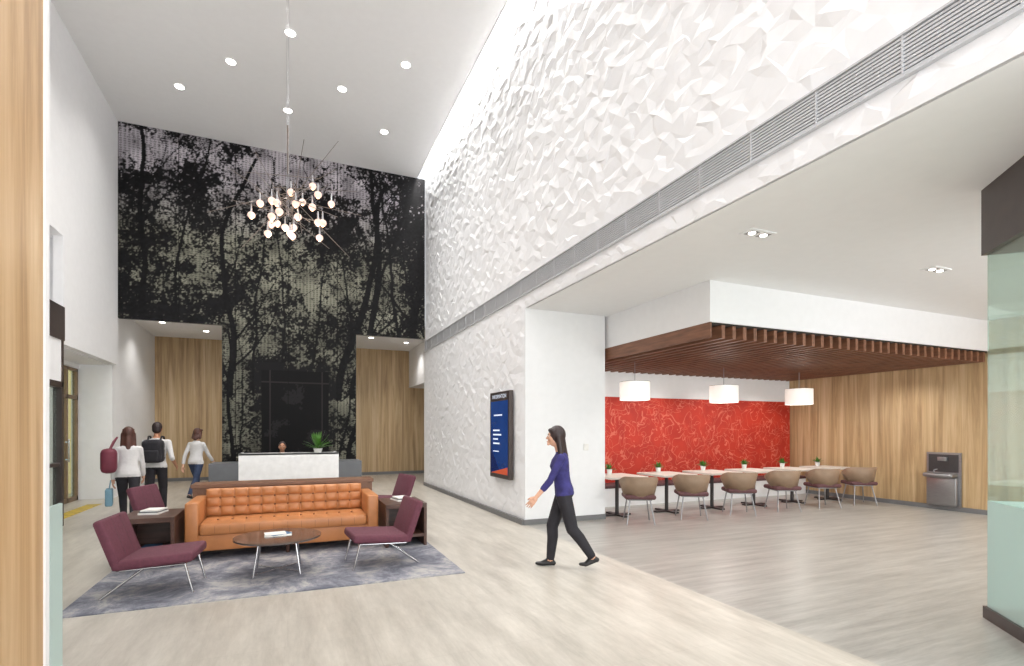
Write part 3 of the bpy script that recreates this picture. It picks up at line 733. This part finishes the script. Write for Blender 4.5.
        for b,l in((.029,.068),(.010,.076),(-.010,.070),(-.028,.056)):
            hb.cap(P(.075,b,0),.0088*s,P(.075+l*.48,b*1.1,.008),.0080*s,8); hb.cap(P(.075+l*.48,b*1.1,.008),.0080*s,P(.075+l*.85,b*1.12,.024),.0070*s,8); hb.cap(P(.075+l*.85,b*1.12,.024),.0070*s,P(.075+l*.98,b*1.12,.036),.0062*s,8)
        hb.cap(P(.018,.022,.004),.014*s,P(.045,.045,.012),.0105*s,8); hb.cap(P(.045,.045,.012),.0105*s,P(.075,.054,.020),.0085*s,8)
        V2,F2=remesh(hb,.0042,2); body.add(V2.tolist(),F2,0,True)
    body.build('body',[mats['skin'],mats['top'],mats['pants'],mats['shoe']],e)
    fm=MB(); fm.M=HM
    for sx in(-1,1):
        fm.ell((sx*.030,.0795,.008),(.0125,.008,.0075),10,6,0); fm.ell((sx*.030,.0862,.008),(.005,.003,.005),8,5,1)
        fm.cap((sx*.018,.0885,.027),.0028,(sx*.044,.079,.029),.0022,6,2)
    fm.ell((0,.0985,-.057),(.020,.004,.0055),10,6,3)
    fm.build('face_details',[M_eyew,M_black,mats['hair'],M_lip],e)
    hb=MB(); hb.M=HM
    if hair=='short':
        hb.ell((0,-.018,.030),(.080,.092,.098),20,12)
        hb.ell((0,-.045,-.02),(.072,.062,.07),20,12)
    else:
        hb.ell((0,-.020,.022),(.090,.102,.112),20,14)
        L=.22 if hair=='long' else .10
        for sx in(-1,-.5,0,.5,1):
            hb.cap((sx*.065,-.03-.03*(1-abs(sx)),.0),.040,(sx*.085,-.06-.06*(1-abs(sx)),-L),.030)
        hb.cap((0,-.05,0),.062,(0,-.105,-L-.02),.045)
        hb.ell((-.04,.045,.075),(.045,.04,.028)); hb.ell((.04,.045,.075),(.045,.04,.028))
    Vh,Fh=remesh(hb,.007,3)
    hh=MB(); hh.add(Vh.tolist(),Fh,0,True); hh.build('hair',mats['hair'],e)
    return e,T,s
M_skin=nm('skin_light',(214,166,140),.5,var=.04); M_skin2=nm('skin_tan',(176,124,94),.5,var=.04)
M_eyew=nm('eye_white',(235,232,228),.3); M_lip=nm('lip',(170,92,88),.5)
M_hairb=nm('hair_brown',(78,44,34),.5,var=.3,scale=3,aniso=(20,20,1)); M_hairk=nm('hair_dark',(44,30,30),.5,var=.3,scale=3,aniso=(20,20,1))
M_navy=nm('indigo_blouse',(50,46,104),.85,var=.3,scale=12,bump=.6,bscale=20); M_blk=nm('black_trousers',(36,34,40),.8,var=.2,bump=.4,bscale=18)
M_wsh=nm('white_shirt',(214,212,212),.8,var=.1,bump=.6,bscale=18); M_jean=nm('denim',(52,66,96),.8,var=.2,scale=20)
M_shoe=nm('black_leather_shoe',(24,22,24),.35); M_maroon=nm('maroon_bag',(104,34,52),.6,var=.2)
M_ltbl=nm('pale_blue_bag',(120,160,180),.6)

person('walking_woman',(2.95,5.36,0),math.radians(62),H=1.65,leg=((-14,-36),(19,3)),arm=((26,14),(-16,8)),lean=5,
       mats=dict(skin=M_skin,top=M_navy,pants=M_blk,shoe=M_shoe,hair=M_hairk),sleeve=.45,hair='long',hem=.50,vox=.0075,headyaw=4,pantsloose=1.14)
e,T,s=person('woman_with_tote_bag',(-2.46,10.6,0),math.radians(12),H=1.66,leg=((20,8),(-16,-34)),arm=((-8,25),(14,20)),lean=4,
       mats=dict(skin=M_skin,top=M_wsh,pants=M_blk,shoe=M_shoe,hair=M_hairb),sleeve=.8,hair='long',hem=.46,vox=.011)
mb=MB(); mb.rbox(-.36,-.14,-.34,-.06,.90,1.30,.08); mb.tube([(-.24,-.30,1.28),(-.20,-.13,1.40),(-.15,-.01,1.475),(-.18,.07,1.42),(-.24,-.10,1.27)],.014); mb.build('tote_bag',M_maroon,e)
mb=MB(); mb.rbox(-.31,-.21,-.04,.26,.34,.62,.02); mb.tube([(-.26,.02,.60),(-.24,.11,.76),(-.26,.20,.60)],.008); mb.build('shopping_bag',M_ltbl,e)
e,T,s=person('man_with_backpack',(-2.34,12.0,0),math.radians(-6),H=1.76,female=False,leg=((-14,-28),(18,8)),arm=((12,30),(-10,60)),lean=3,
       mats=dict(skin=M_skin2,top=M_wsh,pants=M_blk,shoe=M_shoe,hair=M_hairk),sleeve=.15,hair='short',hem=.47,vox=.011,pantsloose=1.15,abd=14)
mb=MB(); mb.rbox(-.15,.20,-.36,-.11,.98,1.42,.08,0); mb.rbox(-.10,.15,-.40,-.33,1.0,1.22,.03,0)
for sx in(-1,1): mb.tube([(sx*.1,-.13,1.38),(sx*.11,-.05,1.475),(sx*.11,.06,1.47),(sx*.12,.135,1.32),(sx*.13,.09,1.12),(sx*.15,-.10,1.02)],.016)
mb.build('backpack',M_blk,e)
person('woman_in_white_top',(-1.97,14.1,0),math.radians(-25),H=1.66,leg=((22,10),(-16,-34)),arm=((-20,10),(24,20)),lean=4,
       mats=dict(skin=M_skin,top=M_wsh,pants=M_jean,shoe=M_shoe,hair=M_hairb),sleeve=.7,hair='bob',hem=.46,vox=.011,abd=12)
person('seated_receptionist',(-.12,13.45,0),math.radians(180),H=1.70,female=False,leg=((86,0),(86,0)),arm=((30,62),(30,62)),lean=2,
       mats=dict(skin=M_skin2,top=M_blk,pants=M_blk,shoe=M_shoe,hair=M_hairk),sleeve=.9,hair='short',hem=.47,vox=.011)
mb=MB(); mb.rbox(-.24,.24,-.24,.24,.34,.40,.03); mb.rbox(-.22,.22,.19,.25,.42,.95,.03); mb.cyl((0,0,.08),(0,0,.34),.03,.03,12,1)
for k in range(5):
    a=k*2*math.pi/5; mb.cyl((0,0,.09),(.28*math.cos(a),.28*math.sin(a),.05),.02,.014,8,1); mb.ell((.28*math.cos(a),.28*math.sin(a),.028),(.028,.028,.028),10,6,1)
mb.build('office_chair',[M_black,M_darkm],loc=(-.12,13.47,0))

# ---------------------------------------------------------------- camera
cam=bpy.data.cameras.new('camera'); co=bpy.data.objects.new('camera',cam); scene.collection.objects.link(co)
cam.sensor_width=36; cam.sensor_fit='HORIZONTAL'; cam.lens=523/1024*36; cam.shift_y=97/1024; cam.clip_start=.05
co.location=(0,0,1.6); co.rotation_euler=(math.radians(90),0,-math.radians(23.2))
scene.camera=co
